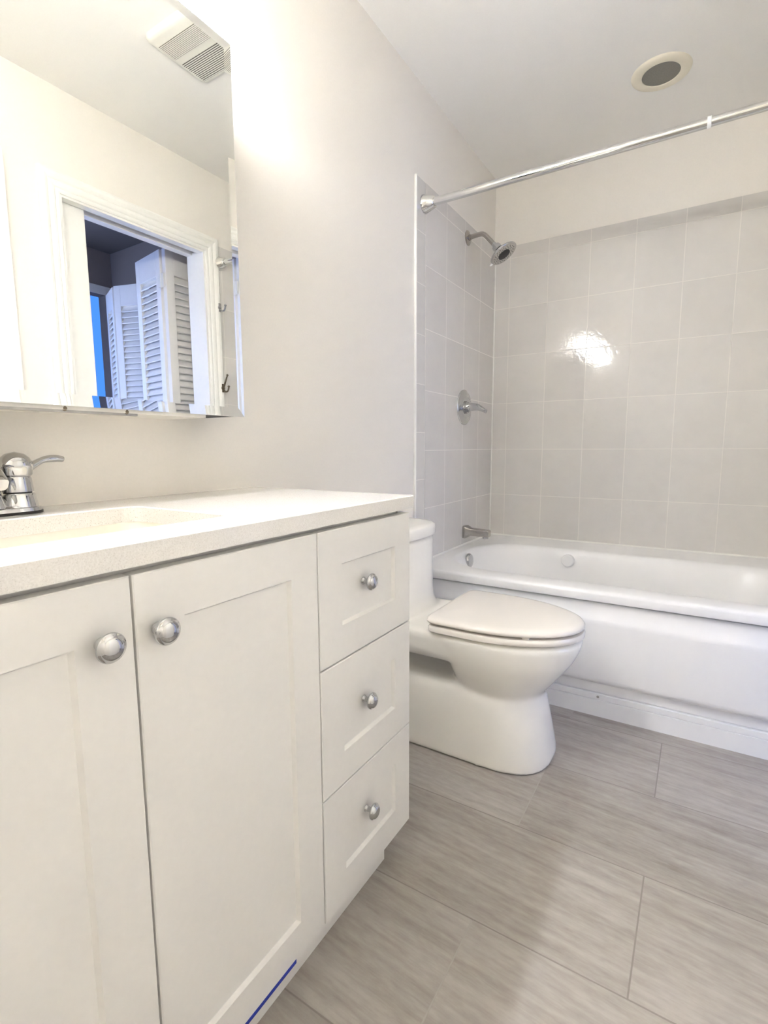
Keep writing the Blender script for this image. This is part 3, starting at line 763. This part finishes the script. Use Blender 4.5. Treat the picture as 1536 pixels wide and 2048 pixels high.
# ------------------------------------------------------------------ shower rod
RY, RZ = 1.5114, 1.9430
ro = thing('shower_rod', 'chrome shower curtain rod spanning above the bathtub', 'shower rod', (W/2, RY, RZ))
bm = bmesh.new(); lathe(bm, (0.05, RY, RZ), (1, 0, 0), [(0.0152, 0), (0.0152, 0.928)], 32)
finish('outer_tube', bm, M_ROD, ro, smooth=True)
bm = bmesh.new(); lathe(bm, (0.975, RY, RZ), (1, 0, 0), [(0.0138, 0), (0.0138, W-0.05-0.975)], 32)
finish('inner_tube', bm, M_ROD, ro, smooth=True)
bm = bmesh.new(); lathe(bm, (0.976, RY, RZ), (1, 0, 0), [(0.0153, 0), (0.0162, 0.001), (0.0162, 0.010), (0.0150, 0.011)], 32)
finish('joint_ring', bm, M_TRIM, ro, smooth=True)
for xa, s in ((TT, 1), (W-TT, -1)):
    bm = bmesh.new(); lathe(bm, (xa, RY, RZ), (s, 0, 0), [(0.0365, 0), (0.0365, 0.003), (0.033, 0.010), (0.0215, 0.046), (0.0200, 0.047), (0.0165, 0.0475)], 40)
    fl = finish('flange', bm, M_ROD, ro, smooth=True, angle=60)

# ------------------------------------------------------------------ ceiling fittings
dl = thing('ceiling_light', 'round recessed ceiling light, unlit, above the bathtub', 'ceiling light', (0.802, 1.937, H))
bm = bmesh.new(); lathe(bm, (0.802, 1.937, H), (0, 0, -1), [(0.104, 0), (0.103, 0.003), (0.094, 0.007), (0.070, 0.009), (0.066, 0.007), (0.066, 0.002)], 64, cap0=False, cap1=False)
finish('trim_ring', bm, M_RING, dl, smooth=True, angle=60)
bm = bmesh.new(); lathe(bm, (0.802, 1.937, H-0.0005), (0, 0, -1), [(0.0665, 0), (0.0665, 0.004), (0.0, 0.006)], 48)
finish('lens', bm, M_LENS, dl, smooth=True)

FX0, FX1, FY0, FY1 = 0.600, 0.957, 0.775, 1.035
ef = thing('exhaust_fan', 'almond ceiling exhaust fan grille reflected at the mirror top', 'exhaust fan', ((FX0+FX1)/2, (FY0+FY1)/2, H))
bm = bmesh.new(); cx, cy, hx, hy = (FX0+FX1)/2, (FY0+FY1)/2, (FX1-FX0)/2, (FY1-FY0)/2
loft(bm, [rrect(cx, cy, hx, hy, 0.025, H), rrect(cx, cy, hx, hy, 0.025, H-0.010), rrect(cx, cy, hx-0.006, hy-0.006, 0.02, H-0.017), rrect(cx, cy, hx-0.016, hy-0.016, 0.014, H-0.020)])
finish('cover', bm, M_GRILLE, ef, smooth=True, angle=60)
bm = bmesh.new()
for g0, g1 in ((FY0+0.045, cy-0.014), (cy+0.010, FY1-0.022)):
    box(bm, (FX0+0.03, g0, H-0.0215), (FX1-0.022, g1, H-0.0195))
finish('vent_shade_slab', bm, M_GRDARK, ef)  # dark slab on the closed cover paints the shade behind the slats
bm = bmesh.new()
for g0, g1 in ((FY0+0.045, cy-0.014), (cy+0.010, FY1-0.022)):
    k = 13
    for i in range(k):
        a = g0 + (g1-g0)*(i+0.5)/k
        box(bm, (FX0+0.03, a-0.0015, H-0.0228), (FX1-0.022, a+0.0015, H-0.0212))
finish('grille', bm, M_GRILLE, ef)

# ------------------------------------------------------------------ coat hooks on the door casing
def hook(hz, mat, label, big):
    hy = 1.492
    t = thing('coat_hook', label, 'hook', (W, hy, hz))
    bm = bmesh.new()
    xs = W-0.020
    lathe(bm, (xs, hy, hz), (-1, 0, 0), [(0.011, 0), (0.011, 0.003), (0.007, 0.006), (0.0, 0.007)], 20)
    box(bm, (xs-0.005, hy-0.007, hz-0.022), (xs, hy+0.007, hz+0.022))
    finish('back_plate', bm, mat, t, smooth=True, angle=35)
    bm = bmesh.new()
    pa = smooth_path([(xs-0.003, hy, hz-0.008), (xs-0.020, hy, hz-0.020), (xs-0.038, hy, hz-0.016), (xs-0.046, hy, hz+0.002)], 6)
    tube(bm, pa, [0.0045]*len(pa), 12)
    lathe(bm, Vector(pa[-1])-Vector((0, 0, 0.001)), (0, 0, 1), [(0.003, 0), (0.0065, 0.003), (0.007, 0.006), (0.004, 0.010), (0, 0.011)], 14)
    finish('lower_prong', bm, mat, t, smooth=True, angle=70)
    if big:
        bm = bmesh.new()
        pa = smooth_path([(xs-0.003, hy, hz+0.004), (xs-0.014, hy, hz+0.020), (xs-0.026, hy, hz+0.042), (xs-0.036, hy, hz+0.062)], 6)
        tube(bm, pa, [0.0055-0.002*i/len(pa) for i in range(len(pa))], 12)
        lathe(bm, Vector(pa[-1])-Vector((0, 0, 0.001)), (-0.4, 0, 1), [(0.003, 0), (0.006, 0.003), (0.0065, 0.006), (0.004, 0.010), (0, 0.011)], 14)
        finish('upper_prong', bm, mat, t, smooth=True, angle=70)
hook(1.712, M_CHROME, 'small chrome single hook high on the door casing, under the rod end', False)
hook(1.292, M_BRONZE, 'dark bronze double coat hook lower on the door casing', True)
